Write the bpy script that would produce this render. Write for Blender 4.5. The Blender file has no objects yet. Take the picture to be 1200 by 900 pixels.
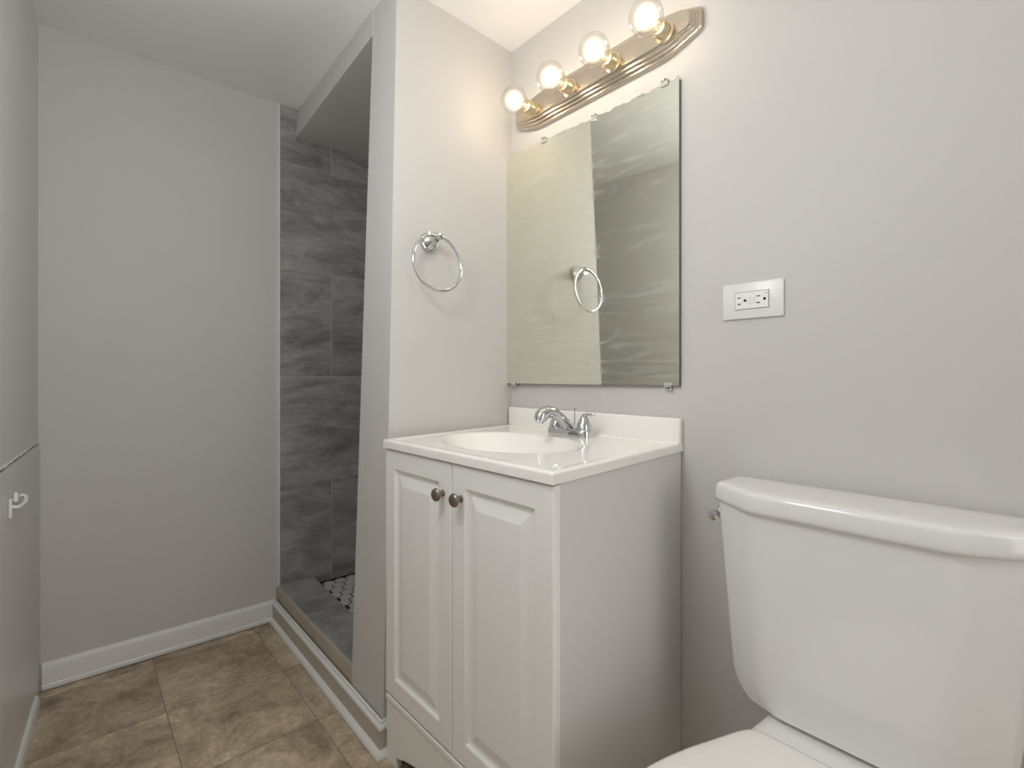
import bpy, bmesh, math, random
from mathutils import Vector, Matrix
random.seed(4)
S = bpy.context.scene
COL = S.collection
PI = math.pi

# ---------------------------------------------------------------- camera
F_PX = 586.0
YAW = math.radians(41.144)                      # view turned right of +Y
cam_d = bpy.data.cameras.new('camera')
cam_d.sensor_width = 36.0
cam_d.lens = F_PX / 1200 * 36
cam_d.shift_y = -9 / 1200
cam_d.clip_start = 0.02
cam = bpy.data.objects.new('camera', cam_d)
cam.location = (0, 0, 1.0)
cam.rotation_euler = (PI / 2, 0, -YAW)
COL.objects.link(cam)
S.camera = cam

# ---------------------------------------------------------------- light and exposure
S.view_settings.view_transform = 'Standard'
S.view_settings.look = 'None'
S.view_settings.gamma = 1
S.view_settings.use_curve_mapping = False
S.view_settings.exposure = 0.0
W = bpy.data.worlds.new('world')
S.world = W
W.use_nodes = True
W.node_tree.nodes['Background'].inputs[0].default_value = (0.86, 0.93, 1.0, 1)
W.node_tree.nodes['Background'].inputs[1].default_value = 0.12


def area(name, loc, target, sx, sy, power, color):
    d = bpy.data.lights.new(name, 'AREA')
    d.shape = 'RECTANGLE'
    d.size, d.size_y = sx, sy
    d.energy = power
    d.color = color
    o = bpy.data.objects.new(name, d)
    o.location = loc
    o.rotation_euler = (Vector(target) - Vector(loc)).to_track_quat('-Z', 'Y').to_euler()
    COL.objects.link(o)
    return o


area('doorway_daylight', (0.62, -1.15, 1.25), (-0.05, 1.6, 1.15), 0.8, 1.7, 9.8, (1.0, 0.955, 0.91))
ld = bpy.data.lights.new('added_fill_light', 'POINT')      # added fill light without a fixture, lifts the room's overall brightness
ld.energy = 11.8
ld.color = (0.93, 0.975, 1.0)
ld.shadow_soft_size = 0.12
lo_ = bpy.data.objects.new('added_fill_light', ld)
lo_.location = (0.16, 0.68, 1.62)
COL.objects.link(lo_)
S.cycles.max_bounces = 16
S.cycles.diffuse_bounces = 10
BULB_EMIT = 115.0


# ---------------------------------------------------------------- materials
def nmat(name):
    m = bpy.data.materials.new(name)
    m.use_nodes = True
    nt = m.node_tree
    return m, nt, nt.nodes['Principled BSDF']


def N(nt, kind, **kw):
    n = nt.nodes.new(kind)
    for k, v in kw.items():
        setattr(n, k, v)
    return n


def L(nt, a, b):
    nt.links.new(a, b)


def simple(name, col, rough=0.5, metal=0.0, bump=0.0, bscale=60.0, var=0.0, coat=0.0, spec=None):
    m, nt, p = nmat(name)
    p.inputs['Base Color'].default_value = (*col, 1)
    p.inputs['Roughness'].default_value = rough
    p.inputs['Metallic'].default_value = metal
    if coat:
        p.inputs['Coat Weight'].default_value = coat
        p.inputs['Coat Roughness'].default_value = 0.05
    if spec is not None:
        p.inputs['Specular IOR Level'].default_value = spec
    g = N(nt, 'ShaderNodeNewGeometry')
    n = N(nt, 'ShaderNodeTexNoise')
    n.inputs['Scale'].default_value = bscale
    n.inputs['Detail'].default_value = 4
    L(nt, g.outputs['Position'], n.inputs['Vector'])
    if bump:
        b = N(nt, 'ShaderNodeBump')
        b.inputs['Strength'].default_value = bump
        b.inputs['Distance'].default_value = 0.002
        L(nt, n.outputs['Fac'], b.inputs['Height'])
        L(nt, b.outputs['Normal'], p.inputs['Normal'])
    if var:
        n2 = N(nt, 'ShaderNodeTexNoise')
        n2.inputs['Scale'].default_value = 3.5
        n2.inputs['Detail'].default_value = 5
        L(nt, g.outputs['Position'], n2.inputs['Vector'])
        r = N(nt, 'ShaderNodeValToRGB')
        r.color_ramp.elements[0].position = 0.3
        r.color_ramp.elements[0].color = (*[c * (1 - var) for c in col], 1)
        r.color_ramp.elements[1].position = 0.7
        r.color_ramp.elements[1].color = (*[min(1, c * (1 + var)) for c in col], 1)
        L(nt, n2.outputs['Fac'], r.inputs['Fac'])
        L(nt, r.outputs['Color'], p.inputs['Base Color'])
    return m


def mat_slate():
    m, nt, p = nmat('grey_slate_tile')
    p.inputs['Roughness'].default_value = 0.45
    oi = N(nt, 'ShaderNodeAttribute', attribute_name='tile_id')
    g = N(nt, 'ShaderNodeNewGeometry')
    mp = N(nt, 'ShaderNodeVectorMath', operation='MULTIPLY')
    mp.inputs[1].default_value = (2.2, 2.2, 6.5)
    L(nt, g.outputs['Position'], mp.inputs[0])
    ad = N(nt, 'ShaderNodeVectorMath', operation='ADD')
    sc = N(nt, 'ShaderNodeVectorMath', operation='SCALE')
    sc.inputs['Scale'].default_value = 13.7
    L(nt, oi.outputs['Vector'], sc.inputs[0])
    L(nt, mp.outputs[0], ad.inputs[0])
    L(nt, sc.outputs[0], ad.inputs[1])
    n = N(nt, 'ShaderNodeTexNoise')
    n.inputs['Scale'].default_value = 1.9
    n.inputs['Detail'].default_value = 9
    n.inputs['Roughness'].default_value = 0.76
    n.inputs['Distortion'].default_value = 0.5
    L(nt, ad.outputs[0], n.inputs['Vector'])
    r = N(nt, 'ShaderNodeValToRGB')
    e = r.color_ramp.elements
    e[0].position, e[0].color = 0.30, (0.14, 0.138, 0.134, 1)
    e[1].position, e[1].color = 0.72, (0.50, 0.495, 0.485, 1)
    k = e.new(0.50)
    k.color = (0.31, 0.307, 0.30, 1)
    L(nt, n.outputs['Fac'], r.inputs['Fac'])
    L(nt, r.outputs['Color'], p.inputs['Base Color'])
    b = N(nt, 'ShaderNodeBump')
    b.inputs['Strength'].default_value = 0.2
    b.inputs['Distance'].default_value = 0.003
    L(nt, n.outputs['Fac'], b.inputs['Height'])
    L(nt, b.outputs['Normal'], p.inputs['Normal'])
    return m


def mat_floor():
    m, nt, p = nmat('brown_stone_vinyl')
    p.inputs['Roughness'].default_value = 0.5
    g = N(nt, 'ShaderNodeNewGeometry')
    n = N(nt, 'ShaderNodeTexNoise')
    n.inputs['Scale'].default_value = 5.5
    n.inputs['Detail'].default_value = 10
    n.inputs['Roughness'].default_value = 0.72
    n.inputs['Distortion'].default_value = 0.4
    at = N(nt, 'ShaderNodeAttribute', attribute_name='tile_id')
    sc = N(nt, 'ShaderNodeVectorMath', operation='SCALE')
    sc.inputs['Scale'].default_value = 9.3
    L(nt, at.outputs['Vector'], sc.inputs[0])
    ad = N(nt, 'ShaderNodeVectorMath', operation='ADD')
    L(nt, g.outputs['Position'], ad.inputs[0])
    L(nt, sc.outputs[0], ad.inputs[1])
    L(nt, ad.outputs[0], n.inputs['Vector'])
    r = N(nt, 'ShaderNodeValToRGB')
    e = r.color_ramp.elements
    e[0].position, e[0].color = 0.33, (0.20, 0.145, 0.095, 1)
    e[1].position, e[1].color = 0.68, (0.68, 0.57, 0.42, 1)
    k = e.new(0.5)
    k.color = (0.42, 0.335, 0.235, 1)
    L(nt, n.outputs['Fac'], r.inputs['Fac'])
    # fine speckle
    n2 = N(nt, 'ShaderNodeTexNoise')
    n2.inputs['Scale'].default_value = 60
    n2.inputs['Detail'].default_value = 8
    n2.inputs['Roughness'].default_value = 0.85
    L(nt, g.outputs['Position'], n2.inputs['Vector'])
    r2 = N(nt, 'ShaderNodeMapRange')
    r2.inputs['From Min'].default_value = 0.3
    r2.inputs['From Max'].default_value = 0.7
    r2.inputs['To Min'].default_value = 0.66
    r2.inputs['To Max'].default_value = 1.34
    L(nt, n2.outputs['Fac'], r2.inputs['Value'])
    # per tile tone
    sx = N(nt, 'ShaderNodeSeparateXYZ')
    L(nt, at.outputs['Vector'], sx.inputs[0])
    r3 = N(nt, 'ShaderNodeMapRange')
    r3.inputs['To Min'].default_value = 0.86
    r3.inputs['To Max'].default_value = 1.40
    L(nt, sx.outputs['X'], r3.inputs['Value'])
    mu = N(nt, 'ShaderNodeMath', operation='MULTIPLY')
    L(nt, r2.outputs[0], mu.inputs[0])
    L(nt, r3.outputs[0], mu.inputs[1])
    s2 = N(nt, 'ShaderNodeVectorMath', operation='SCALE')
    L(nt, r.outputs['Color'], s2.inputs[0])
    L(nt, mu.outputs[0], s2.inputs['Scale'])
    L(nt, s2.outputs[0], p.inputs['Base Color'])
    b = N(nt, 'ShaderNodeBump')
    b.inputs['Strength'].default_value = 0.25
    b.inputs['Distance'].default_value = 0.002
    L(nt, n2.outputs['Fac'], b.inputs['Height'])
    L(nt, b.outputs['Normal'], p.inputs['Normal'])
    return m


def mat_mirror():
    m, nt, p = nmat('smeared_mirror_glass')
    p.inputs['Metallic'].default_value = 1.0
    p.inputs['Base Color'].default_value = (0.82, 0.825, 0.725, 1)
    g = N(nt, 'ShaderNodeNewGeometry')
    mp = N(nt, 'ShaderNodeMapping')
    mp.inputs['Rotation'].default_value = (0.55, 0, 0)
    mp.inputs['Scale'].default_value = (1, 0.9, 5.0)
    L(nt, g.outputs['Position'], mp.inputs['Vector'])
    n = N(nt, 'ShaderNodeTexNoise')
    n.inputs['Scale'].default_value = 5
    n.inputs['Detail'].default_value = 7
    n.inputs['Distortion'].default_value = 1.8
    L(nt, mp.outputs[0], n.inputs['Vector'])
    r = N(nt, 'ShaderNodeMapRange')
    r.inputs['From Min'].default_value = 0.45
    r.inputs['From Max'].default_value = 0.75
    r.inputs['To Min'].default_value = 0.02
    r.inputs['To Max'].default_value = 0.13
    L(nt, n.outputs['Fac'], r.inputs['Value'])
    L(nt, r.outputs[0], p.inputs['Roughness'])
    # wiped residue: a thin whitish film in streaks
    df = N(nt, 'ShaderNodeBsdfDiffuse')
    df.inputs['Color'].default_value = (0.62, 0.64, 0.62, 1)
    r2 = N(nt, 'ShaderNodeMapRange')
    r2.inputs['From Min'].default_value = 0.50
    r2.inputs['From Max'].default_value = 0.70
    r2.inputs['To Min'].default_value = 0.0
    r2.inputs['To Max'].default_value = 0.22
    L(nt, n.outputs['Fac'], r2.inputs['Value'])
    mx = N(nt, 'ShaderNodeMixShader')
    L(nt, r2.outputs[0], mx.inputs[0])
    L(nt, p.outputs[0], mx.inputs[1])
    L(nt, df.outputs[0], mx.inputs[2])
    L(nt, mx.outputs[0], nt.nodes['Material Output'].inputs['Surface'])
    return m


def mat_bulb_glass():
    m, nt, p = nmat('clear_bulb_glass')
    nt.nodes.remove(p)
    tr = N(nt, 'ShaderNodeBsdfTransparent')
    tr.inputs[0].default_value = (0.97, 0.96, 0.94, 1)
    gl = N(nt, 'ShaderNodeBsdfGlossy')
    gl.inputs['Roughness'].default_value = 0.03
    lw = N(nt, 'ShaderNodeLayerWeight')
    lw.inputs['Blend'].default_value = 0.45
    pw = N(nt, 'ShaderNodeMath', operation='POWER')
    pw.inputs[1].default_value = 2.0
    L(nt, lw.outputs['Facing'], pw.inputs[0])
    ml = N(nt, 'ShaderNodeMath', operation='MULTIPLY')
    ml.inputs[1].default_value = 0.55
    L(nt, pw.outputs[0], ml.inputs[0])
    ad = N(nt, 'ShaderNodeMath', operation='ADD')
    ad.inputs[1].default_value = 0.05
    L(nt, ml.outputs[0], ad.inputs[0])
    mx = N(nt, 'ShaderNodeMixShader')
    L(nt, ad.outputs[0], mx.inputs[0])
    L(nt, tr.outputs[0], mx.inputs[1])
    L(nt, gl.outputs[0], mx.inputs[2])
    L(nt, mx.outputs[0], nt.nodes['Material Output'].inputs['Surface'])
    return m


def mat_clear_plastic():
    m, nt, p = nmat('clear_plastic')
    p.inputs['Base Color'].default_value = (0.95, 0.96, 0.95, 1)
    p.inputs['Roughness'].default_value = 0.15
    p.inputs['Transmission Weight'].default_value = 0.7
    return m


def mat_emit(name, col, strength):
    m, nt, p = nmat(name)
    nt.nodes.remove(p)
    e = N(nt, 'ShaderNodeEmission')
    e.inputs[0].default_value = (*col, 1)
    e.inputs[1].default_value = strength
    L(nt, e.outputs[0], nt.nodes['Material Output'].inputs['Surface'])
    return m


def mat_halo():
    # emissive shell put in to imitate bloom around the lit bulb
    m, nt, p = nmat('bulb_light_halo')
    nt.nodes.remove(p)
    e = N(nt, 'ShaderNodeEmission')
    e.inputs[0].default_value = (1.0, 0.86, 0.66, 1)
    e.inputs[1].default_value = 2.8
    tr = N(nt, 'ShaderNodeBsdfTransparent')
    lw = N(nt, 'ShaderNodeLayerWeight')
    lw.inputs['Blend'].default_value = 0.5
    su = N(nt, 'ShaderNodeMath', operation='SUBTRACT')
    su.inputs[0].default_value = 1.0
    L(nt, lw.outputs['Facing'], su.inputs[1])
    pw = N(nt, 'ShaderNodeMath', operation='POWER')
    pw.inputs[1].default_value = 3.0
    L(nt, su.outputs[0], pw.inputs[0])
    ml = N(nt, 'ShaderNodeMath', operation='MULTIPLY')
    ml.inputs[1].default_value = 0.6
    L(nt, pw.outputs[0], ml.inputs[0])
    mx = N(nt, 'ShaderNodeMixShader')
    L(nt, ml.outputs[0], mx.inputs[0])
    L(nt, tr.outputs[0], mx.inputs[1])
    L(nt, e.outputs[0], mx.inputs[2])
    L(nt, mx.outputs[0], nt.nodes['Material Output'].inputs['Surface'])
    return m


WALL_COL = (0.605, 0.588, 0.57)
M = dict(
    paint=simple('wall_paint', WALL_COL, 0.6, bump=0.12, bscale=35, var=0.012),
    ceil=simple('ceiling_paint', (0.87, 0.86, 0.855), 0.8, bump=0.2, bscale=25),
    panel=simple('panel_paint', (0.70, 0.695, 0.68), 0.33, bump=0.12, bscale=20),
    tile=mat_slate(),
    grout=simple('light_grout', (0.50, 0.49, 0.46), 0.9),
    dgrout=simple('dark_grout', (0.03, 0.028, 0.026), 0.95),
    hexw=simple('white_hex_tile', (0.60, 0.59, 0.57), 0.35, var=0.05),
    floor=mat_floor(),
    fjoint=simple('floor_joint', (0.26, 0.21, 0.15), 0.8),
    trim=simple('white_trim_paint', (0.78, 0.78, 0.77), 0.45, bump=0.3, bscale=30, var=0.03),
    curb=simple('worn_curb_paint', (0.47, 0.42, 0.34), 0.75, bump=0.6, bscale=45, var=0.10),
    beige=simple('beige_board_paint', (0.52, 0.48, 0.41), 0.6, bump=0.3, bscale=30, var=0.06),
    dark=simple('dark_gap', (0.01, 0.01, 0.01), 1.0),
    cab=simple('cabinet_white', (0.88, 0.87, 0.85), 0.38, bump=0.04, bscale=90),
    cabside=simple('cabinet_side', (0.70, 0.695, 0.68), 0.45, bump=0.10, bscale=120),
    marble=simple('cultured_marble', (0.93, 0.90, 0.865), 0.22, coat=0.4),
    porc=simple('white_porcelain', (0.81, 0.805, 0.795), 0.10, coat=0.5),
    seat=simple('seat_plastic', (0.86, 0.82, 0.79), 0.22),
    chrome=simple('chrome', (0.60, 0.61, 0.62), 0.06, metal=1.0),
    nickel=simple('brushed_nickel', (0.60, 0.53, 0.44), 0.24, metal=1.0, bump=0.05, bscale=200),
    brass=simple('socket_metal', (0.68, 0.58, 0.40), 0.28, metal=1.0),
    knob=simple('antique_nickel_knob', (0.30, 0.26, 0.21), 0.32, metal=1.0),
    mirror=mat_mirror(),
    mback=simple('mirror_backing', (0.10, 0.12, 0.11), 0.5),
    glass=mat_bulb_glass(),
    glow=mat_emit('lamp_filament_glow', (1.0, 0.83, 0.62), BULB_EMIT),
    plastic=simple('white_plastic', (0.80, 0.80, 0.79), 0.3),
    ivory=simple('white_device_plastic', (0.86, 0.86, 0.85), 0.25),
    clear=mat_clear_plastic(),
    halo=mat_halo(),
    rubber=simple('black_rubber', (0.015, 0.015, 0.015), 0.7),
)


# ---------------------------------------------------------------- helpers
def tag(o, label=None, cat=None, group=None, kind=None):
    if label:
        o['label'] = label
    if cat:
        o['category'] = cat
    if group:
        o['group'] = group
    if kind:
        o['kind'] = kind
    return o


def world_loc(o):
    v = Vector((0, 0, 0))
    while o:
        v += o.location
        o = o.parent
    return v


def obj(name, bm, mat, parent=None, origin=None, smooth=False, sharp=35, mats=None):
    """bm is in world coordinates; the object gets its own origin; one mesh object"""
    bmesh.ops.recalc_face_normals(bm, faces=bm.faces)
    if origin is None:
        xs = [v.co for v in bm.verts]
        origin = Vector(((min(v.x for v in xs) + max(v.x for v in xs)) / 2,
                         (min(v.y for v in xs) + max(v.y for v in xs)) / 2,
                         min(v.z for v in xs)))
    origin = Vector(origin)
    bmesh.ops.translate(bm, verts=bm.verts, vec=-origin)
    me = bpy.data.meshes.new(name)
    if smooth:
        for f in bm.faces:
            f.smooth = True
        a = math.radians(sharp)
        for e in bm.edges:
            if len(e.link_faces) == 2 and e.calc_face_angle(0) > a:
                e.smooth = False
    bm.to_mesh(me)
    bm.free()
    for mm in (mats or [mat]):
        me.materials.append(mm)
    o = bpy.data.objects.new(name, me)
    COL.objects.link(o)
    if parent:
        o.parent = parent
        o.location = origin - world_loc(parent)
    else:
        o.location = origin
    return o


def struct(name, bm, mat, parent=None, **kw):
    o = obj(name, bm, mat, parent, **kw)
    if not parent:
        o['kind'] = 'structure'
    return o


def empty(name, loc, label, cat, group=None):
    o = bpy.data.objects.new(name, None)
    o.empty_display_size = 0.05
    o.location = loc
    COL.objects.link(o)
    return tag(o, label, cat, group)


def box(bm, x0, x1, y0, y1, z0, z1, bev=0.0, seg=2):
    r = bmesh.ops.create_cube(bm, size=1)
    for v in r['verts']:
        v.co = Vector((x0 + (v.co.x + .5) * (x1 - x0), y0 + (v.co.y + .5) * (y1 - y0), z0 + (v.co.z + .5) * (z1 - z0)))
    if bev:
        es = list({e for v in r['verts'] for e in v.link_edges})
        bmesh.ops.bevel(bm, geom=es, offset=bev, segments=seg, profile=0.5, affect='EDGES')
    return bm


def B(*a, **k):
    return box(bmesh.new(), *a, **k)


def hexa(bm, bottom, top):
    """closed prism between two loops of equal length"""
    vb = [bm.verts.new(p) for p in bottom]
    vt = [bm.verts.new(p) for p in top]
    n = len(vb)
    bm.faces.new(vb[::-1])
    bm.faces.new(vt)
    for i in range(n):
        bm.faces.new((vb[i], vb[(i + 1) % n], vt[(i + 1) % n], vt[i]))
    return vb + vt


def loft(bm, loops, cap0=True, cap1=True):
    rows = [[bm.verts.new(p) for p in lp] for lp in loops]
    n = len(rows[0])
    for a, b in zip(rows, rows[1:]):
        for i in range(n):
            bm.faces.new((a[i], a[(i + 1) % n], b[(i + 1) % n], b[i]))
    if cap0:
        bm.faces.new(rows[0][::-1])
    if cap1:
        bm.faces.new(rows[-1])
    return rows


def lathe(bm, prof, center, axis=(0, 0, 1), n=32):
    """prof = [(radius, height)], spun about axis through center"""
    q = Vector(axis).normalized().to_track_quat('Z', 'Y')
    c = Vector(center)
    loops = []
    for r, h in prof:
        loops.append([c + q @ Vector((max(r, 1e-5) * math.cos(2 * PI * i / n), max(r, 1e-5) * math.sin(2 * PI * i / n), h)) for i in range(n)])
    loft(bm, loops)
    return bm


def tube(bm, pts, radii, n=16, closed=False):
    pts = [Vector(p) for p in pts]
    if not isinstance(radii, (list, tuple)):
        radii = [radii] * len(pts)
    m = len(pts)
    loops = []
    up = None
    for i, p in enumerate(pts):
        if closed:
            t = (pts[(i + 1) % m] - pts[i - 1]).normalized()
        else:
            t = (pts[min(i + 1, m - 1)] - pts[max(i - 1, 0)]).normalized()
        if up is None:
            up = Vector((0, 0, 1)) if abs(t.z) < 0.9 else Vector((1, 0, 0))
        s = t.cross(up).normalized()
        up = s.cross(t).normalized()
        r = radii[i]
        ra, rb = r if isinstance(r, tuple) else (r, r)
        loops.append([p + s * (ra * math.cos(2 * PI * k / n)) + up * (rb * math.sin(2 * PI * k / n)) for k in range(n)])
    rows = loft(bm, loops, not closed, not closed)
    if closed:
        a, b = rows[-1], rows[0]
        for i in range(n):
            bm.faces.new((a[i], a[(i + 1) % n], b[(i + 1) % n], b[i]))
    return bm


def smoothpts(ctrl, sub=8):
    """Catmull-Rom through control points (any dimension)"""
    out = []
    P = [tuple(c) for c in ctrl]
    P = [P[0]] + P + [P[-1]]
    for i in range(1, len(P) - 2):
        for s in range(sub):
            t = s / sub
            out.append(tuple(0.5 * ((2 * b) + (-a + c) * t + (2 * a - 5 * b + 4 * c - d) * t * t + (-a + 3 * b - 3 * c + d) * t ** 3)
                             for a, b, c, d in zip(P[i - 1], P[i], P[i + 1], P[i + 2])))
    out.append(P[-2])
    return out


def round_poly(pts, rads, seg=6):
    """2D polygon with rounded corners"""
    out = []
    n = len(pts)
    for i in range(n):
        p = Vector(pts[i]); a = Vector(pts[i - 1]); b = Vector(pts[(i + 1) % n])
        r = rads[i] if isinstance(rads, (list, tuple)) else rads
        da, db = (a - p), (b - p)
        r = min(r, da.length * .49, db.length * .49)
        p0, p1 = p + da.normalized() * r, p + db.normalized() * r
        for k in range(seg + 1):
            t = k / seg
            out.append(tuple((1 - t) ** 2 * p0 + 2 * t * (1 - t) * p + t * t * p1))
    return out


# ---------------------------------------------------------------- room shell
H = 2.12
XR = 1.136                                   # mirror wall
YB = 2.185                                   # far wall
LT = math.tan(math.radians(3.5))


def xl(y):                                   # left wall, slightly out of square
    return -0.088 - LT * (YB - y)


Y0 = -0.75                                   # wall behind the camera

# ceiling
bm = B(-0.45, 1.9, Y0 - 0.1, YB + 0.1, H, H + 0.08)
struct('ceiling', bm, M['ceil'])
# lowered soffit over the shower
bm = bmesh.new()
hexa(bm, [(0.681, 1.427, 2.036), (1.60, 1.427, 2.036), (1.60, YB, 2.0), (0.697, YB, 2.0)],
     [(0.684, 1.427, H), (1.60, 1.427, H), (1.60, YB, H), (0.706, YB, H)])
o = struct('ceiling_shower_soffit', bm, M['paint'])

# floor: cushioned vinyl printed as stone tiles
fl = empty('floor', (0.3, 0.9, 0), None, None)
fl['kind'] = 'structure'
bm = B(-0.5, 1.25, Y0 - 0.1, YB + 0.02, -0.05, -0.0008)
obj('floor_base', bm, M['fjoint'], fl)
bm = bmesh.new()
lay = bm.verts.layers.float_vector.new('tile_id')
STEP = 0.33
xs_ = [0.205 - 3 * STEP, 0.205 - 2 * STEP, 0.205 - STEP, 0.205, 0.532, 0.532 + STEP, 0.532 + 2 * STEP, 0.532 + 3 * STEP]
g = 0.0011
tone = {(2, 0): .25, (3, 0): .40, (3, 1): .62, (2, 1): .50, (3, 2): .40, (4, 0): .3, (4, 1): .35, (4, 2): .5}
for i in range(len(xs_) - 1):
    for j in range(-1, 9):
        ya, yb = 1.795 - j * STEP, 1.795 - (j - 1) * STEP
        if i == 3 and j == 0:
            pass
        x0, x1 = max(xs_[i], -0.5), min(xs_[i + 1], 1.25)
        y0, y1 = max(ya, Y0 - .1), min(yb, YB + .02)
        if x1 <= x0 or y1 <= y0:
            continue
        vs = [bm.verts.new(p) for p in ((x0 + g, y0 + g, 0), (x1 - g, y0 + g, 0), (x1 - g, y1 - g, 0), (x0 + g, y1 - g, 0))]
        bm.faces.new(vs)
        t = tone.get((i, j), random.uniform(.2, .8))
        for v in vs:
            v[lay] = (t, random.Random(i * 31 + j).random(), random.Random(i * 17 + j * 5).random())
obj('floor_tiles', bm, M['floor'], fl)

# mirror wall
struct('wall_right', B(XR, XR + 0.1, Y0 - 0.1, 1.36, -0.05, H + 0.02), M['paint'])
# far wall
struct('wall_back', B(-0.5, 1.7, YB, YB + 0.1, -0.05, H + 0.02), M['paint'])
# left wall: upper wall and, under a crack, a slightly proud lower wall
bm = bmesh.new()
def leftprism(bm, z0, z1, off, thick=0.12, y0=Y0 - 0.1, y1=YB + 0.05):
    hexa(bm, [(xl(y0) + off, y0, z0), (xl(y1) + off, y1, z0), (xl(y1) - thick, y1, z0), (xl(y0) - thick, y0, z0)],
         [(xl(y0) + off, y0, z1), (xl(y1) + off, y1, z1), (xl(y1) - thick, y1, z1), (xl(y0) - thick, y0, z1)])
leftprism(bm, 0.792, H + 0.02, 0.0)
struct('wall_left', bm, M['panel'])
bm = bmesh.new()
leftprism(bm, -0.05, 0.785, 0.003, thick=0.005, y1=YB - 0.004)
for e in bm.edges:
    pass
struct('wall_left_lower', bm, M['panel'])
bm = bmesh.new()
leftprism(bm, -0.05, 0.794, -0.0055)
struct('wall_left_gap_backing', bm, M['dark'])
# ragged paint lip along the top of the crack
bm = bmesh.new()
y = 1.30
while y < YB - 0.05:
    w = random.uniform(0.012, 0.035)
    h = random.uniform(0.0005, 0.0035)
    x = xl(y)
    box(bm, x - 0.01, x + 0.0015, y, y + w, 0.792 - h, 0.797, 0.0008, 1)
    y += w * random.uniform(0.6, 1.5)
struct('wall_left_paint_flakes', bm, M['panel'])
# wall behind the camera with an open doorway
struct('wall_front', B(0.95, XR + 0.05, Y0 - 0.1, Y0, -0.05, H + 0.02), M['paint'])
struct('wall_front_lintel', B(-0.45, 0.95, Y0 - 0.1, Y0, 2.02, H + 0.02), M['paint'])

# partition between vanity and shower, leaning a little out of plumb
bm = bmesh.new()
def partition_loop(z):
    t = z / H
    xf = 0.613 + (0.686 - 0.613) * t
    yf = 1.222 + (1.280 - 1.222) * t
    return [(xf, yf, z), (XR + 0.002, 1.304, z), (1.60, 1.34, z), (1.60, 1.428, z), (xf, 1.428, z)]
loft(bm, [partition_loop(z) for z in (-0.02, 0.5, 1.0, 1.5, H + 0.02)])
struct('wall_partition', bm, M['paint'])

# shower side walls that close it off
struct('wall_shower_side', B(1.50, 1.60, 1.44, YB + 0.02, -0.02, H), M['tile'])

# slate tiles on the far wall inside the shower
wt = empty('wall_shower_tiling', (1.0, YB, 0.1), None, None)
wt['kind'] = 'structure'
TX0, TX1, TZ0 = 0.634, 1.50, 0.105
obj('grout', B(TX0, TX1, YB - 0.0075, YB + 0.001, 0.10, 2.10), M['grout'], wt)
bm = bmesh.new()
lay = bm.verts.layers.float_vector.new('tile_id')
rows = [(0.108, 0.553, 'odd'), (0.553, 0.998, 'even'), (0.998, 1.443, 'odd'), (1.443, 1.888, 'even'), (1.888, 2.118, 'odd')]
for ri, (z0, z1, k) in enumerate(rows):
    cuts = [TX0, 0.849, 1.294, TX1] if k == 'odd' else [TX0, 1.072, TX1]
    for ci in range(len(cuts) - 1):
        n0 = len(bm.verts)
        bm.verts.ensure_lookup_table()
        old = set(bm.verts)
        box(bm, cuts[ci] + 0.0016, cuts[ci + 1] - 0.0016, YB - 0.0095, YB - 0.002, z0 + 0.0016, z1 - 0.0016, 0.0008, 1)
        tid = (random.random(), random.random(), random.random())
        for v in bm.verts:
            if v not in old:
                v[lay] = tid
obj('slate_tiles', bm, M['tile'], wt)
# white edge trim strip of the tiling
struct('trim_1', B(0.6275, 0.6345, YB - 0.0115, YB + 0.001, 0.10, 2.118, 0.001, 1), M['trim'])

# shower curb
cb = empty('shower_curb', (0.68, 1.8, 0), None, None)
cb['kind'] = 'structure'
bm = bmesh.new()
hexa(bm, [(0.622, 1.430, -0.01), (0.76, 1.430, -0.01), (0.775, YB, -0.01), (0.622, YB, -0.01)],
     [(0.619, 1.430, 0.134), (0.748, 1.430, 0.134), (0.766, YB, 0.134), (0.622, YB, 0.134)])
obj('curb_body', bm, M['curb'], cb)
bm = bmesh.new()
lay = bm.verts.layers.float_vector.new('tile_id')
for (ya, yb) in ((1.430, 1.846), (1.849, YB - 0.010)):
    old = set(bm.verts)
    box(bm, 0.627, 0.757, ya, yb, 0.134, 0.1425, 0.0015, 2)
    tid = (random.random(), random.random(), random.random())
    for v in bm.verts:
        if v not in old:
            v[lay] = tid
            if v.co.x > 0.7:
                v.co.x += 0.012 * (v.co.y - 1.8) / 0.38
obj('curb_slate_tiles', bm, M['tile'], cb)
obj('curb_grout', B(0.626, 0.748, 1.430, YB - 0.002, 0.13, 0.1395), M['grout'], cb)

# shower floor: hexagon mosaic
sf = empty('floor_shower', (1.1, 1.8, 0.1), None, None)
sf['kind'] = 'structure'
obj('mosaic_grout', B(0.74, 1.52, 1.44, YB - 0.002, -0.02, 0.1095), M['dgrout'], sf)
bm = bmesh.new()
R_ = 0.0258
px, py = 2 * R_ * math.cos(PI / 6) + 0.0062, 1.5 * R_ + 0.0054
for j in range(18):
    for i in range(16):
        cx = 0.795 + i * px + (px / 2 if j % 2 else 0)
        cy = 1.47 + j * py
        if cx > 1.48 or cy > YB - 0.02:
            continue
        loop = lambda r, z: [(cx + r * math.cos(PI / 6 + k * PI / 3), cy + r * math.sin(PI / 6 + k * PI / 3), z) for k in range(6)]
        loft(bm, [loop(R_, 0.108), loop(R_, 0.1122), loop(R_ - 0.0012, 0.1132)], False, True)
obj('hexagon_tiles', bm, M['hexw'], sf)
# dark sealant line behind the curb
struct('trim_2', B(0.757, 0.766, 1.43, YB - 0.01, 0.10, 0.1128), M['dgrout'])

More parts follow.
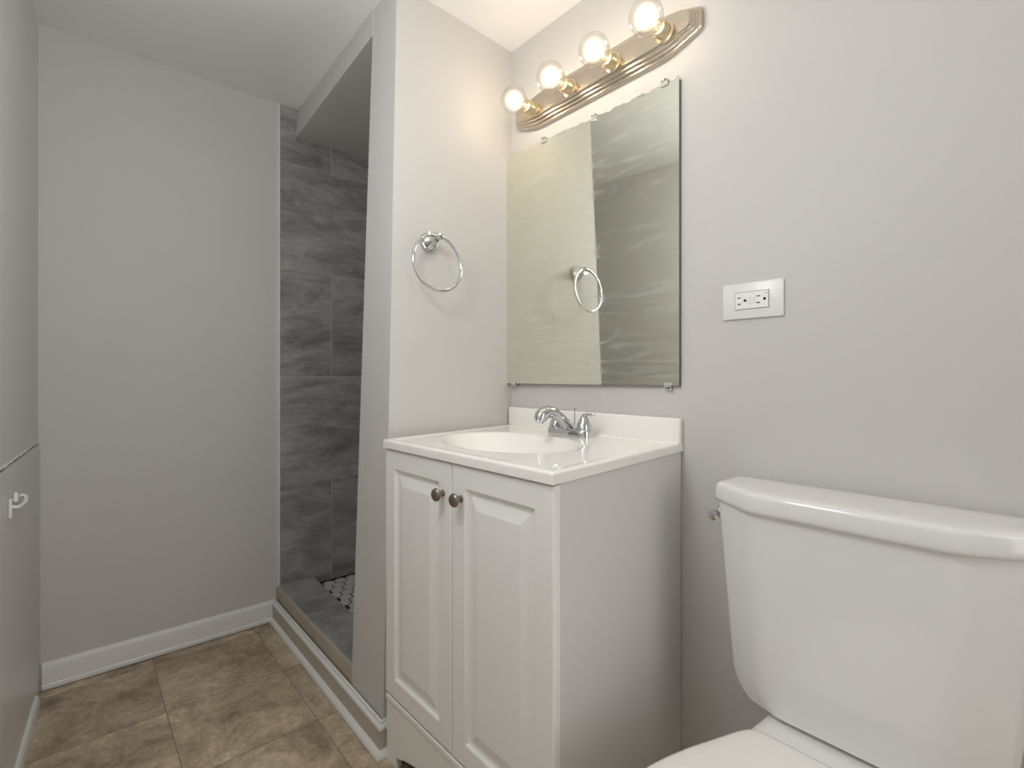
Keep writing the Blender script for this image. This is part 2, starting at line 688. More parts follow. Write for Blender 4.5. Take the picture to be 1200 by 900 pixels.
# baseboards
def profile_run(bm, prof, p0, p1, nrm):
    """extrude a (out, up) profile from p0 to p1; nrm points into the room"""
    p0, p1, nrm = Vector(p0), Vector(p1), Vector(nrm)
    a = [p0 + nrm * o_ + Vector((0, 0, u)) for o_, u in prof]
    b = [p1 + nrm * o_ + Vector((0, 0, u)) for o_, u in prof]
    hexa(bm, a, b)

board = [(0, 0), (0.010, 0), (0.010, 0.066), (0.0085, 0.075), (0.004, 0.083), (0, 0.084)]
bm = bmesh.new()
board_b = [(0, 0.003), (0.014, 0.003), (0.0155, 0.006), (0.0155, 0.016), (0.012, 0.020), (0.011, 0.060), (0.0095, 0.074), (0.004, 0.085), (0, 0.086)]
profile_run(bm, board_b, (-0.080, YB, 0), (0.618, YB, 0), (0, -1, 0))
struct('baseboard_back', bm, M['trim'])
bb = empty('baseboard_curb', (0.6, 1.7, 0), None, None)
bb['kind'] = 'structure'
# along the curb and round the partition's end
def curb_run(prof, mat, name):
    bm_ = bmesh.new()
    P = [Vector((0.615, YB - 0.012, 0)), Vector((0.611, 1.224, 0)), Vector((0.66, 1.2295, 0))]
    n1, nc, n2 = Vector((-1, 0, 0)), Vector((-1, -1, 0)), Vector((0.1, -1, 0))
    loops = []
    for p, n in zip(P, (n1, nc, n2)):
        loops.append([p + n * o_ + Vector((0, 0, u)) for o_, u in prof])
    loft(bm_, loops)
    return obj(name, bm_, mat, bb)
curb_run([(0, 0.002), (0.0100, 0.002), (0.0100, 0.070), (0, 0.070)], M['beige'], 'board')
curb_run([(0, 0.068), (0.0100, 0.068), (0.0125, 0.071), (0.0120, 0.078), (0.006, 0.083), (0.004, 0.090), (0, 0.091)], M['trim'], 'moulded_cap')
curb_run([(0.009, 0.001), (0.0235, 0.001), (0.0240, 0.006), (0.0215, 0.013), (0.016, 0.018), (0.009, 0.020)], M['trim'], 'shoe_moulding')
# low strip along the left wall
bm = bmesh.new()
y0_, y1_ = 0.2, YB - 0.10
profile_run(bm, [(0, 0), (0.011, 0), (0.011, 0.010), (0.009, 0.028), (0.005, 0.034), (0, 0.035)],
            (xl(y0_) + 0.003, y0_, 0), (xl(y1_) + 0.003, y1_, 0), (1, 0, 0))
struct('baseboard_left', bm, M['trim'])


# ---------------------------------------------------------------- vanity
ZT = 0.836                                    # rim height
VW, VD = 0.615, 0.535
CFL, CFR, CBR, CBL = Vector((0.606, 1.206, 0)), Vector((0.612, 0.594, 0)), Vector((XR - 0.001, 0.655, 0)), Vector((XR - 0.001, 1.300, 0))


def vmap(a, b, z):
    """a from the partition towards the toilet, b from the front towards the wall (metres)"""
    s, t = a / VW, b / VD
    p = (CFL * (1 - s) + CFR * s) * (1 - t) + (CBL * (1 - s) + CBR * s) * t
    return Vector((p.x, p.y, z))


def vwarp(bm):
    for v in bm.verts:
        v.co = vmap(v.co.x, v.co.y, v.co.z)
    return bm


van = empty('bathroom_vanity', vmap(VW / 2, VD / 2, 0), 'white two-door bathroom vanity with an oval sink top below the mirror', 'vanity')
# carcass
bm = bmesh.new()
A0, A1, B0 = 0.004, VW - 0.004, 0.026
CT = 0.8145
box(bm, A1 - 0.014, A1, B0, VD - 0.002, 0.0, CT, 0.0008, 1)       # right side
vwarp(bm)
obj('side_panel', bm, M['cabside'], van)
bm = bmesh.new()
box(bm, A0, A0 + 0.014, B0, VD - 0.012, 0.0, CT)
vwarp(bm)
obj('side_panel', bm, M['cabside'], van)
bm = bmesh.new()
box(bm, A0 + 0.014, A1 - 0.014, B0 + 0.001, B0 + 0.017, 0.16, CT, 0.0008, 1)   # face board behind doors
box(bm, A0 + 0.014, A1 - 0.014, B0 + 0.017, VD - 0.014, 0.15, 0.165)
vwarp(bm)
obj('body', bm, M['cab'], van)
# kick board with arched cut-out
bm = bmesh.new()
K0, K1 = 0.004, VW - 0.004
pts = [(K0, 0), (0.056, 0), (0.056, 0.030), (0.066, 0.030)]
n = 18
xa, xb = 0.066, VW - 0.066
for i in range(n + 1):
    t = i / n
    pts.append((xa + (xb - xa) * t, 0.030 + 0.045 * math.sin(PI * t) ** 0.75))
pts += [(VW - 0.056, 0.030), (VW - 0.056, 0), (K1, 0), (K1, 0.172), (K0, 0.172)]
cl = []
for p in pts:
    if not cl or (abs(cl[-1][0] - p[0]) + abs(cl[-1][1] - p[1])) > 1e-5:
        cl.append(p)
hexa(bm, [(p[0], 0.010, p[1]) for p in cl], [(p[0], 0.026, p[1]) for p in cl])
vwarp(bm)
obj('kick_board', bm, M['cab'], van)
bm = bmesh.new()
box(bm, K0, K1, 0.0055, 0.012, 0.160, 0.1735, 0.002, 2)
vwarp(bm)
obj('moulding', bm, M['cab'], van)


def door_mesh(a0, a1, z0, z1, face=0.006, back=0.024):
    bm_ = bmesh.new()
    rings = [(0.0, back), (0.0, face + 0.004), (0.0015, face + 0.0012), (0.004, face), (0.047, face), (0.0495, face + 0.0015),
             (0.052, face + 0.0065), (0.057, face + 0.0080), (0.061, face + 0.0075), (0.084, face + 0.0015), (0.087, face + 0.0007), (0.090, face + 0.0007)]
    loops = []
    for ins, dep in rings:
        loops.append([(a0 + ins, dep, z0 + ins), (a1 - ins, dep, z0 + ins), (a1 - ins, dep, z1 - ins), (a0 + ins, dep, z1 - ins)])
    loft(bm_, loops)
    return vwarp(bm_)


def knob(parent, a, z):
    p0 = vmap(a, 0.006, z)
    p1 = vmap(a, -0.03, z)
    ax = (p1 - p0).normalized()
    bm_ = bmesh.new()
    lathe(bm_, [(0, 0), (0.0075, 0), (0.0075, 0.0015), (0.0050, 0.003), (0.0042, 0.010), (0.0060, 0.0135), (0.0120, 0.0165), (0.0145, 0.0195),
                (0.0143, 0.0220), (0.0120, 0.0248), (0.0065, 0.0265), (0, 0.0270)], p0, ax, 28)
    obj('knob', bm_, M['knob'], parent, smooth=True, sharp=50)


mid = VW / 2 - 0.003
dl = obj('door', door_mesh(0.003, mid - 0.0015, 0.178, 0.8115), M['cab'], van)
knob(dl, mid - 0.032, 0.741)
dr = obj('door', door_mesh(mid + 0.0015, VW - 0.003, 0.178, 0.8115), M['cab'], van)
knob(dr, mid + 0.036, 0.741)

# one-piece top with oval bowl and backsplash
bm = bmesh.new()
EA0, EA1, EB0, EB1 = 0.0, VW, 0.0, VD
rr = 0.006
def edge_coords(lo, hi, n, rl, rh):
    c = [lo] if rl else [lo]
    if rl:
        c += [lo + rr * (1 - math.cos(k * PI / 10)) for k in range(1, 6)]
    s, e = c[-1], hi - (rr if rh else 0)
    c += [s + (e - s) * k / n for k in range(1, n + 1)]
    if rh:
        c += [hi - rr * (1 - math.sin((k) * PI / 10)) if False else hi - rr * (1 - math.sin(k * PI / 10)) for k in range(1, 6)]
    return c
ca = edge_coords(EA0, EA1, 84, True, True)
cb_ = edge_coords(EB0, EB1, 72, True, False)
BC = (0.268, 0.232)       # bowl centre in (a, b)
BRa, BRb = 0.215, 0.158
def top_z(a, b):
    d = 0.0
    for q in (a - EA0, EA1 - a, b - EB0):
        if q < rr:
            d = max(d, rr - math.sqrt(max(0, rr * rr - (rr - q) ** 2)))
    # shallow dished deck, then the bowl
    e = math.sqrt(((a - BC[0]) / BRa) ** 2 + ((b - BC[1]) / BRb) ** 2)
    z = ZT - d
    # a gentle raised rim at the slab's border
    m = min(a, EA1 - a, b)
    z -= 0.0025 * min(1, max(0, (m - 0.012) / 0.02))
    if e < 1.0:
        u = 1 - e
        z -= 0.125 * (1 - (1 - min(1, u / 0.85)) ** 2.0) * min(1, u / 0.06 * 0.5 + 0.5) if u > 0.0 else 0
    return z
grid = [[bm.verts.new((a, b, top_z(a, b))) for b in cb_] for a in ca]
for i in range(len(ca) - 1):
    for j in range(len(cb_) - 1):
        bm.faces.new((grid[i][j], grid[i + 1][j], grid[i + 1][j + 1], grid[i][j + 1]))
# skirt
border = [grid[i][0] for i in range(len(ca))] + [grid[-1][j] for j in range(1, len(cb_))] + \
         [grid[i][-1] for i in range(len(ca) - 2, -1, -1)] + [grid[0][j] for j in range(len(cb_) - 2, 0, -1)]
low = [bm.verts.new((v.co.x, v.co.y, CT)) for v in border]
nb = len(border)
for i in range(nb):
    bm.faces.new((border[i], low[i], low[(i + 1) % nb], border[(i + 1) % nb]))
vwarp(bm)
top = obj('sink_top', bm, M['marble'], van, smooth=True, sharp=50)
bm = bmesh.new()
box(bm, 0.002, VW, VD - 0.021, VD, ZT - 0.006, 0.896, 0.004, 3)
box(bm, 0.002, VW, VD - 0.030, VD - 0.015, ZT - 0.006, ZT + 0.0005, 0.003, 2)
vwarp(bm)
obj('backsplash', bm, M['marble'], top, smooth=True, sharp=40)
# drain in the bowl
dc = vmap(BC[0], BC[1], ZT - 0.126)
bm = bmesh.new()
lathe(bm, [(0, 0), (0.022, 0), (0.022, 0.003), (0.018, 0.0045), (0.012, 0.003), (0, 0.004)], dc, (0, 0, 1), 28)
obj('drain', bm, M['chrome'], top, smooth=True)

# ---------------------------------------------------------------- faucet
FX, FY, FZ = 1.052, 0.955, ZT - 0.0025
fa = empty('faucet', (FX, FY, FZ), 'chrome two-handle faucet on the sink top below the mirror', 'faucet')
fd = (CBL - CBR).normalized()                # along the wall
def stadium(cx, cy, hl, r, z, n=10):
    pts_ = []
    for k in range(n + 1):
        t = -PI / 2 + PI * k / n
        pts_.append((cx + r * math.sin(t), cy + hl + r * math.cos(t), z))
    for k in range(n + 1):
        t = PI / 2 + PI * k / n
        pts_.append((cx + r * math.sin(t), cy - hl + r * math.cos(t), z))
    return pts_
bm = bmesh.new()
loft(bm, [stadium(FX, FY, 0.050, r, FZ + z) for r, z in ((0.027, 0), (0.027, 0.013), (0.0255, 0.017), (0.022, 0.020), (0.018, 0.021))])
obj('base_plate', bm, M['chrome'], fa, smooth=True, sharp=40)
for s, hy in ((1, FY + 0.051), (-1, FY - 0.051)):
    bm = bmesh.new()
    lathe(bm, [(0, 0.010), (0.0255, 0.010), (0.0255, 0.018), (0.0235, 0.0205), (0.0215, 0.0215), (0.0212, 0.0235), (0.0220, 0.0245), (0.0195, 0.034), (0.0145, 0.046),
               (0.0115, 0.052), (0.0100, 0.0555), (0.0060, 0.058), (0, 0.0585)], (FX, hy, FZ), (0, 0, 1), 30)
    h = obj('handle', bm, M['chrome'], fa, smooth=True, sharp=40)
    bm = bmesh.new()
    d = Vector((0.15, -1.0, 0)).normalized() if s < 0 else Vector((0.15, 1.0, 0)).normalized()
    c = Vector((FX, hy, FZ + 0.0585))
    tube(bm, [c + Vector((0, 0, -0.006)), c + Vector((0, 0, 0.001)), c + d * 0.006 + Vector((0, 0, 0.0028)), c + d * 0.018 + Vector((0, 0, 0.0035)), c + d * 0.029 + Vector((0, 0, 0.0045)), c + d * 0.033 + Vector((0, 0, 0.0045))],
         [0.0065, 0.0062, 0.0042, 0.0036, 0.0048, 0.0028], 14)
    obj('lever', bm, M['chrome'], h, smooth=True, sharp=50)
bm = bmesh.new()
sp = smoothpts([(FX + 0.012, FY, FZ + 0.006, .0205), (FX - 0.006, FY, FZ + 0.022, .0175), (FX - 0.036, FY, FZ + 0.047, .0150), (FX - 0.066, FY, FZ + 0.066, .0150),
                (FX - 0.092, FY, FZ + 0.070, .0165), (FX - 0.112, FY, FZ + 0.062, .0185), (FX - 0.121, FY, FZ + 0.048, .0150)], 6)
tube(bm, [p[:3] for p in sp], [p[3] for p in sp], 20)
spt = obj('spout', bm, M['chrome'], fa, smooth=True, sharp=50)
bm = bmesh.new()
lathe(bm, [(0, 0), (0.0115, 0), (0.0120, 0.002), (0.0120, 0.009), (0.0105, 0.0105), (0.006, 0.0095), (0, 0.0095)], (FX - 0.1185, FY, FZ + 0.052), (-0.35, 0, -1), 24)
obj('aerator', bm, M['chrome'], spt, smooth=True)
bm = bmesh.new()
lathe(bm, [(0, 0), (0.0016, 0), (0.0016, 0.064), (0.004, 0.066), (0.0045, 0.069), (0.003, 0.072), (0, 0.0725)], (FX + 0.020, FY + 0.0, FZ + 0.010), (0, 0, 1), 14)
obj('lift_rod', bm, M['chrome'], fa, smooth=True, sharp=50)

# ---------------------------------------------------------------- mirror
MT = math.radians(1.2)                          # the glass leans a hair off the wall on one side
MY0, MY1, MZ0, MZ1 = 0.661, 1.303, 0.976, 1.747
mir = empty('mirror', (XR - 0.008, 0.98, MZ0), 'tall frameless wall mirror with a smeared face and worn top edge', 'mirror')
def mx(y, d=0.0):
    return XR - 0.005 - d - (y - MY0) * math.tan(MT) * 1.0
rnd = random.Random(11)
tops = []
yy = MY0
while yy < MY1:
    tops.append(yy)
    yy += 0.004
tops.append(MY1)
def topz(y):
    k = min(1.0, max(0.08, (1.03 - y) / 0.05))
    if y < MY0 + 0.010:
        return MZ1
    return MZ1 - k * (0.0045 + 0.0022 * math.sin(y * 95) + 0.0016 * math.sin(y * 210 + 1.0) + 0.0012 * math.sin(y * 430 + 2.0) + rnd.uniform(0, 0.0006))
tz = [topz(y) for y in tops]
bm = bmesh.new()
outline = [(MY0, MZ0), (MY1, MZ0)] + [(y, z) for y, z in zip(tops[::-1], tz[::-1])]
hexa(bm, [(mx(y), y, z) for y, z in outline], [(mx(y, 0.004), y, z) for y, z in outline])
obj('mirror_glass', bm, M['mirror'], mir)
bm = bmesh.new()
outline2 = [(MY0 - .0012, MZ0 - .0012), (MY1, MZ0 - .0012), (MY1, MZ1), (1.02, MZ1)] + [(MY0 - .0012, MZ1 - 0.001)]
hexa(bm, [(mx(y, -0.0025), y, z) for y, z in [(MY0 - .0014, MZ0 - .0014), (MY1, MZ0 - .0014), (MY1, MZ1 - 0.011), (MY0 - .0014, MZ1 - 0.011)]],
     [(mx(y, 0.0032), y, z) for y, z in [(MY0 - .0014, MZ0 - .0014), (MY1, MZ0 - .0014), (MY1, MZ1 - 0.011), (MY0 - .0014, MZ1 - 0.011)]])
obj('backing', bm, M['mback'], mir)
for cy, cz, up in ((0.690, MZ0, -1), (1.268, MZ0, -1), (0.700, MZ1 - 0.004, 1), (0.925, MZ1 - 0.006, 1), (1.125, MZ1 - 0.001, 1)):
    bm = bmesh.new()
    x = mx(cy)
    # a little J-shaped clip screwed to the wall, lipping over the glass
    box(bm, x - 0.0085, x - 0.0045, cy - 0.010, cy + 0.010, cz - (0.010 if up < 0 else 0.008) + (0 if up < 0 else 0), cz + (0.008 if up < 0 else 0.010), 0.0015, 2)
    box(bm, x - 0.0085, XR, cy - 0.007, cy + 0.007, cz + (0.003 if up > 0 else -0.008), cz + (0.010 if up > 0 else -0.0025), 0.001, 1)
    cl_ = obj('mirror_clip', bm, M['clear'], mir)
    bm = bmesh.new()
    lathe(bm, [(0, 0), (0.0028, 0), (0.0024, 0.0012), (0, 0.0016)], (x - 0.0085, cy, cz + (0.006 if up > 0 else -0.006)), (-1, 0, 0), 12)
    obj('screw', bm, M['chrome'], cl_, smooth=True)

# ---------------------------------------------------------------- vanity light bar
LZ = 1.858
LY0, LY1 = 0.600, 1.262
lb = empty('vanity_light_bar', (XR, (LY0 + LY1) / 2, LZ), 'brushed nickel light bar with four globe bulb sockets above the mirror', 'light fixture')
bm = bmesh.new()
hw = 0.056
rings = [(0.000, 0.000), (0.000, 0.010), (0.002, 0.0125), (0.0065, 0.0135), (0.0085, 0.0185), (0.0125, 0.0205), (0.0145, 0.0205), (0.0165, 0.0255), (0.0205, 0.0275),
         (0.0225, 0.0275), (0.0245, 0.0325), (0.0275, 0.0345), (0.0300, 0.0345)]
def bar_outline(ins, d):
    h = hw - ins
    y0, y1 = LY0 + ins * 0.7, LY1 - ins * 0.7
    c = 0.085
    hh = 0.026 - ins * 0.25
    pts_ = [(y0, -hh), (y0 + c, -h), (y1 - c, -h), (y1, -hh), (y1, hh), (y1 - c, h), (y0 + c, h), (y0, hh)]
    rp = round_poly(pts_, [0.012, 0.07, 0.07, 0.012, 0.012, 0.07, 0.07, 0.012], 6)
    return [(XR - d, p[0], LZ + p[1]) for p in rp]
loft(bm, [bar_outline(i, d) for i, d in rings])
obj('back_plate', bm, M['nickel'], lb, smooth=True, sharp=28)
BY = [1.158, 1.000, 0.842, 0.684]
for k, by in enumerate(BY):
    bm = bmesh.new()
    lathe(bm, [(0, 0), (0.0250, 0), (0.0250, 0.003), (0.0195, 0.005), (0.0190, 0.008), (0.0205, 0.010), (0.0205, 0.014), (0.0190, 0.016), (0.0205, 0.018), (0.0205, 0.022),
               (0.0190, 0.024), (0.0205, 0.026), (0.0205, 0.031), (0.0195, 0.033), (0.017, 0.034), (0.012, 0.034), (0, 0.034)], (XR - 0.0345, by, LZ - 0.006), (-1, 0, 0), 32)
    obj('socket', bm, M['brass'], lb, smooth=True, sharp=30)

names = ['clear glowing globe bulb nearest the corner above the mirror', 'clear glowing globe bulb second from the corner on the light bar',
         'clear glowing globe bulb third from the corner on the light bar', 'clear glowing globe bulb farthest from the corner, above the mirror\'s right edge']


def ball(bm, c, r, sx=1.0, n=28, m=16):
    lathe(bm, [(r * math.sin(PI * i / m), -r * sx * math.cos(PI * i / m)) for i in range(m + 1)], c, (-1, 0, 0), n)


proto = None
for k, by in enumerate(BY):
    loc = Vector((XR - 0.0345 - 0.033, by, LZ - 0.006))
    if proto is None:
        bu = empty('light_bulb', loc, names[k], 'light bulb', 'globe bulbs of the light bar')
        proto = bu
        bm = bmesh.new()
        R0 = 0.041
        prof = [(0.0125, 0.0), (0.0130, 0.006), (0.0175, 0.0125)]
        c0 = 0.049
        a0 = math.asin(0.020 / R0)
        for i in range(19):
            a = a0 + (PI - a0) * i / 18
            prof.append((R0 * math.sin(a), c0 - R0 * math.cos(a)))
        lathe(bm, prof, loc, (-1, 0, 0), 36)
        obj('glass_globe', bm, M['glass'], bu, smooth=True, sharp=80)
        bm = bmesh.new()
        lathe(bm, [(0, -0.014), (0.0125, -0.014), (0.0125, 0.001), (0.0115, 0.003), (0, 0.003)], loc, (-1, 0, 0), 24)
        obj('screw_base', bm, M['brass'], bu, smooth=True)
        bm = bmesh.new()
        lathe(bm, [(0, 0.002), (0.0065, 0.003), (0.0045, 0.015), (0.0022, 0.028), (0, 0.030)], loc, (-1, 0, 0), 14)
        obj('glass_stem', bm, M['clear'], bu, smooth=True)
        bm = bmesh.new()
        ball(bm, loc + Vector((-0.048, 0, 0)), 0.0145)
        obj('filament_glow', bm, M['glow'], bu, smooth=True)
        bm = bmesh.new()
        ball(bm, loc + Vector((-0.048, 0, 0)), 0.033)
        obj('glow_halo', bm, M['halo'], bu, smooth=True)
    else:
        c = proto.copy(); COL.objects.link(c)
        c.location = loc; c['label'] = names[k]
        for ch in list(proto.children):
            d = ch.copy(); COL.objects.link(d); d.parent = c

# ---------------------------------------------------------------- towel ring
TRY = 1.262                                   # partition surface there
tc = Vector((0.781, TRY, 1.393))
tr = empty('towel_ring', tc, 'round chrome towel ring mounted on the narrow wall left of the mirror', 'towel ring')
bm = bmesh.new()
lathe(bm, [(0, -0.006), (0.0290, -0.006), (0.0290, 0.003), (0.0275, 0.006), (0.0250, 0.007), (0.0235, 0.010), (0.0190, 0.015), (0.0125, 0.019), (0.0095, 0.024),
           (0.0085, 0.036), (0.0085, 0.040)], tc, (0, -1, 0), 36)
obj('mount', bm, M['chrome'], tr, smooth=True, sharp=35)
pe = tc + Vector((0.004, -0.046, 0.008))
bm = bmesh.new()
tube(bm, [pe + Vector((-0.017, 0, 0)), pe + Vector((-0.015, 0, 0)), pe + Vector((-0.006, 0, 0)), pe + Vector((0.006, 0, 0)), pe + Vector((0.015, 0, 0)), pe + Vector((0.017, 0, 0))],
     [0.004, 0.007, 0.0095, 0.0095, 0.007, 0.004], 18)
obj('post_cap', bm, M['chrome'], tr, smooth=True, sharp=50)
bm = bmesh.new()
RR = 0.080
rc = pe + Vector((-0.006, 0.002, -RR + 0.002))
tube(bm, [rc + Vector((RR * math.sin(2 * PI * i / 64), 0.008 * math.cos(2 * PI * i / 64) - 0.006, RR * math.cos(2 * PI * i / 64))) for i in range(64)], 0.0043, 12, closed=True)
obj('ring', bm, M['chrome'], tr, smooth=True)

# ---------------------------------------------------------------- wall outlet
OY0, OY1, OZ0, OZ1 = 0.419, 0.551, 1.129, 1.209
oc, oz = (OY0 + OY1) / 2, (OZ0 + OZ1) / 2
ou = empty('wall_outlet', (XR, oc, oz), 'white horizontal double outlet plate on the wall right of the mirror', 'outlet')
bm = B(XR - 0.007, XR, OY0, OY1, OZ0, OZ1, 0.0025, 2)
obj('cover_plate', bm, M['plastic'], ou, smooth=True, sharp=40)
dy, dz = 0.036, 0.0185
bm = B(XR - 0.0069, XR - 0.0062, oc - dy - 0.0012, oc + dy + 0.0012, oz - dz - 0.0012, oz + dz + 0.0012)
for v in bm.verts:
    v.co.x -= 0.0006
dg = obj('device_gap', bm, M['fjoint'], ou)
bm = B(XR - 0.0095, XR - 0.006, oc - dy, oc + dy, oz - dz, oz + dz, 0.0008, 2)
dev = obj('receptacle', bm, M['ivory'], ou)
bm = B(XR - 0.0105, XR - 0.009, oc - 0.0085, oc - 0.001, oz - 0.008, oz + 0.008, 0.0005, 1)
obj('button', bm, M['plastic'], dev)
bm = B(XR - 0.0105, XR - 0.009, oc + 0.001, oc + 0.0085, oz - 0.008, oz + 0.008, 0.0005, 1)
obj('button', bm, M['plastic'], dev)
for cy in (oc + 0.021, oc - 0.021):
    obj('slot', B(XR - 0.0098, XR - 0.009, cy + 0.002, cy + 0.0095, oz - 0.0085, oz - 0.0062), M['dark'], dev)
    obj('slot', B(XR - 0.0098, XR - 0.009, cy + 0.002, cy + 0.0095, oz + 0.0062, oz + 0.0082), M['dark'], dev)
    bm = bmesh.new()
    lathe(bm, [(0, 0), (0.0030, 0), (0.0030, 0.0008), (0, 0.0008)], (XR - 0.009, cy - 0.0075, oz), (-1, 0, 0), 14)
    obj('ground_hole', bm, M['dark'], dev)
obj('indicator_lamp', B(XR - 0.0098, XR - 0.009, oc - 0.0335, oc - 0.0305, oz + 0.0115, oz + 0.0130), M['dark'], dev)
for sy in (oc + 0.048, oc - 0.048):
    bm = bmesh.new()
    lathe(bm, [(0, 0), (0.0035, 0), (0.0030, 0.0010), (0, 0.0013)], (XR - 0.007, sy, oz), (-1, 0, 0), 16)
    obj('screw', bm, M['ivory'], ou, smooth=True)

# ---------------------------------------------------------------- toilet
TY = 0.269
to = empty('toilet', (0.86, TY, 0), 'white two-piece toilet with closed lid beside the vanity', 'toilet')


def tank_loop(xf, xc, hf, hs, z, r=0.012, xb=XR - 0.012):
    """front flat at xf of half-width hf, chamfered to half-width hs at xc, straight to the wall"""
    pts_ = [(xb, TY + hs), (xc, TY + hs), (xf, TY + hf), (xf, TY - hf), (xc, TY - hs), (xb, TY - hs)]
    rads = [0.012, r * 1.4, r * 1.5, r * 1.5, r * 1.4, 0.012]
    return [(p[0], p[1], z) for p in round_poly(pts_, rads, 5)]


def shrink(lp, d, cz=None):
    c = Vector((sum(p[0] for p in lp) / len(lp), sum(p[1] for p in lp) / len(lp)))
    out = []
    for p in lp:
        v = Vector((p[0] - c.x, p[1] - c.y))
        hx = max(abs(q[0] - c.x) for q in lp)
        hy_ = max(abs(q[1] - c.y) for q in lp)
        out.append((c.x + v.x * (1 - d / hx), c.y + v.y * (1 - d / hy_), p[2]))
    return out


bm = bmesh.new()
L0 = []
TK_T, TK_B = 0.744, 0.377
for i in range(15):
    t = i / 14
    z = TK_B + 0.055 + (TK_T - TK_B - 0.055) * t
    w = 0.209 + 0.034 * t
    L0.append(tank_loop(0.966 + 0.006 * t, 1.010 + 0.010 * t, 0.132 + 0.020 * t, w, z, 0.012))
base = L0[0]
low_ = []
for k in range(7, 0, -1):
    a = PI / 2 * k / 7
    d = 0.050 * (1 - math.cos(a))
    zz = TK_B + 0.055 - 0.055 * math.sin(a)
    lp = shrink([(p[0], p[1], zz) for p in base], d)
    # keep the front face down, the rounding is mostly at the sides
    lp = [(q[0] - (d * 0.8 if q[0] < 1.05 else 0.0), q[1], q[2]) for q in lp]
    low_.append(lp)
loft(bm, low_ + L0)
obj('tank', bm, M['porc'], to, smooth=True, sharp=60)
# lid
bm = bmesh.new()
lo = lambda z, g_: tank_loop(0.960 - g_, 1.020 - g_ * .6, 0.152 + g_ * .6, 0.2490 + g_, z, 0.012, XR - 0.006)
loft(bm, [shrink(lo(0.7405, 0), 0.010), shrink(lo(0.7405, 0), 0.003), lo(0.7425, 0.0), lo(0.748, 0.001), lo(0.758, 0.000), shrink(lo(0.770, 0), 0.0010), shrink(lo(0.7745, 0), 0.0030),
          shrink(lo(0.7772, 0), 0.0065), shrink(lo(0.7788, 0), 0.0120), shrink(lo(0.7797, 0), 0.024), shrink(lo(0.7803, 0), 0.05)])
obj('tank_lid', bm, M['porc'], to, smooth=True, sharp=60)
# flush lever on the side of the tank facing the vanity
lv = Vector((1.040, TY + 0.238, 0.712))
nx = Vector((-0.10, 0.99, 0)).normalized()
bm = bmesh.new()
lathe(bm, [(0, -0.004), (0.015, -0.004), (0.015, 0.004), (0.0125, 0.006), (0.008, 0.007), (0.007, 0.012), (0, 0.012)], lv, nx, 24)
le = obj('flush_lever', bm, M['chrome'], to, smooth=True, sharp=40)
bm = bmesh.new()
q = lv + nx * 0.010
tube(bm, smoothpts([q + Vector((0.012, 0.001, 0.003)), q, q + Vector((-0.012, 0.001, -0.003)), q + Vector((-0.024, -0.001, -0.005)), q + Vector((-0.030, -0.002, -0.006))], 5),
     [0.0065] * 8 + [0.0080] * 6 + [0.0100] * 5 + [0.008, 0.004], 14)
obj('lever_arm', bm, M['chrome'], le, smooth=True, sharp=60)
# gasket between tank and bowl
bm = B(0.985, 1.10, TY - 0.085, TY + 0.085, 0.366, 0.388, 0.003, 2)
obj('gasket', bm, M['rubber'], to)
for s in (1, -1):
    bm = bmesh.new()
    lathe(bm, [(0, 0), (0.012, 0), (0.012, 0.024), (0, 0.024)], (1.03, TY + s * 0.088, 0.364), (0, 0, 1), 16)
    obj('tank_bolt', bm, M['rubber'], to, smooth=True)


def egg(xb, xf, w, z, n=56, flat=0.0, bw=0.55):
    """plan outline: blunt at the back xb, long nose to xf"""
    out = []
    xm = xb + (xf - xb) * 0.42
    for i in range(n):
        a = 2 * PI * i / n
        c, s = math.cos(a), math.sin(a)
        if c > 0:       # towards wall (back)
            x = xm + (xb - xm) * (abs(c) ** 0.75)
            y_ = w * math.copysign(abs(s) ** 0.70, s) if abs(s) > 1e-9 else 0
            y_ *= 1 - (1 - bw) * c ** 2 * 0.9
        else:
            x = xm + (xf - xm) * (-c)
            y_ = w * s
        out.append((x, TY + y_, z))
    return out


# bowl body with pedestal
bm = bmesh.new()
loft(bm, [egg(1.04, 0.47, 0.120, 0.0), egg(1.04, 0.47, 0.120, 0.02), egg(1.03, 0.50, 0.105, 0.05), egg(1.02, 0.50, 0.098, 0.12), egg(1.02, 0.46, 0.108, 0.20),
          egg(1.01, 0.43, 0.130, 0.28), egg(0.99, 0.41, 0.155, 0.33), egg(0.97, 0.403, 0.163, 0.354), egg(0.965, 0.405, 0.161, 0.362), egg(0.96, 0.413, 0.154, 0.366)])
obj('bowl', bm, M['porc'], to, smooth=True, sharp=70)
# rear deck that carries the tank
bm = bmesh.new()
dk = lambda z, g_: [(p[0], p[1], z) for p in round_poly([(1.09 - g_, TY + 0.115 - g_), (0.99, TY + 0.125 - g_), (0.85 + g_, TY + 0.135 - g_), (0.85 + g_, TY - 0.135 + g_), (0.99, TY - 0.125 + g_), (1.09 - g_, TY - 0.115 + g_)], 0.02, 5)]
loft(bm, [dk(0.28, 0.03), dk(0.33, 0.004), dk(0.354, 0.0), dk(0.362, 0.002), dk(0.367, 0.008), dk(0.368, 0.02)])
obj('rear_deck', bm, M['porc'], to, smooth=True, sharp=60)
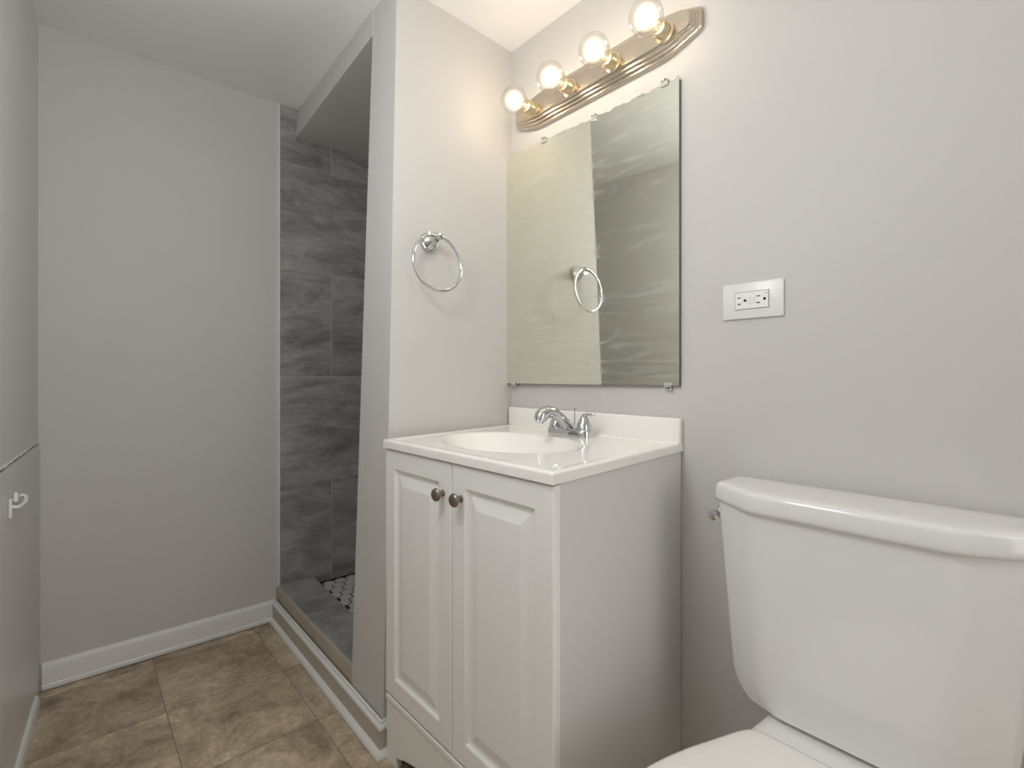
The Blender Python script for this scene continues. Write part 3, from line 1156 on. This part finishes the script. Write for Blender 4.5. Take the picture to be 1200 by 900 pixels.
# seat and lid
def seat_out(z, g_=0.0, xb=0.872, xf=0.385, w=0.178):
    ctrl = [(xb, 0.0), (xb, 0.060), (xb - 0.003, 0.100), (xb - 0.022, 0.118), (xb - 0.07, 0.137), (xb - 0.14, 0.163), (xb - 0.22, 0.182), (xb - 0.30, 0.184), (xb - 0.38, 0.160), (xb - 0.45, 0.105), (xf, 0.0)]
    sc = w / 0.186
    up = smoothpts([(a, b * sc) for a, b in ctrl], 5)
    pts_ = up + [(a, -b) for a, b in up[-2:0:-1]]
    cx_ = (xb + xf) / 2
    return [(cx_ + (a - cx_) * (1 - g_ / 0.24), TY + b * (1 - g_ / 0.18), z) for a, b in pts_]
bm = bmesh.new()
loft(bm, [seat_out(0.366, 0.004), seat_out(0.368, 0.0), seat_out(0.386, 0.0), seat_out(0.388, 0.003)])
obj('seat', bm, M['seat'], to, smooth=True, sharp=50)
bm = bmesh.new()
loft(bm, [seat_out(z - 0.010, q_) for z, q_ in ((0.399, 0.004), (0.401, 0.001), (0.408, 0.0), (0.413, 0.003), (0.4155, 0.010), (0.417, 0.03), (0.418, 0.08))])
obj('seat_lid', bm, M['seat'], to, smooth=True, sharp=60)
for s in (1, -1):
    bm = B(0.868, 0.898, TY + s * 0.07 - 0.02, TY + s * 0.07 + 0.02, 0.364, 0.3795, 0.004, 3)
    obj('hinge', bm, M['seat'], to, smooth=True, sharp=50)

# ---------------------------------------------------------------- latch hook on the left wall
hy0 = 1.66
hx = xl(hy0) + 0.003
hk = empty('wall_hook', (hx, hy0, 0.70), 'small white hook on the left wall below the crack', 'hook')
bm = bmesh.new()
box(bm, hx, hx + 0.006, hy0 - 0.012, hy0 + 0.008, 0.668, 0.712, 0.002, 2)
obj('plate', bm, M['plastic'], hk)
bm = bmesh.new()
tube(bm, smoothpts([(hx + 0.004, hy0 - 0.004, 0.694), (hx + 0.016, hy0 + 0.004, 0.690), (hx + 0.024, hy0 + 0.040, 0.692), (hx + 0.025, hy0 + 0.080, 0.696), (hx + 0.021, hy0 + 0.092, 0.700), (hx + 0.012, hy0 + 0.085, 0.703), (hx + 0.004, hy0 + 0.030, 0.704)], 5), 0.0045, 12)
obj('hook_arm', bm, M['plastic'], hk, smooth=True)
bm = bmesh.new()
tube(bm, [(hx + 0.010, hy0 + 0.022, 0.700), (hx + 0.010, hy0 + 0.024, 0.716), (hx + 0.010, hy0 + 0.024, 0.722)], [0.0045, 0.0045, 0.003], 12)
obj('thumb_tab', bm, M['plastic'], hk, smooth=True)
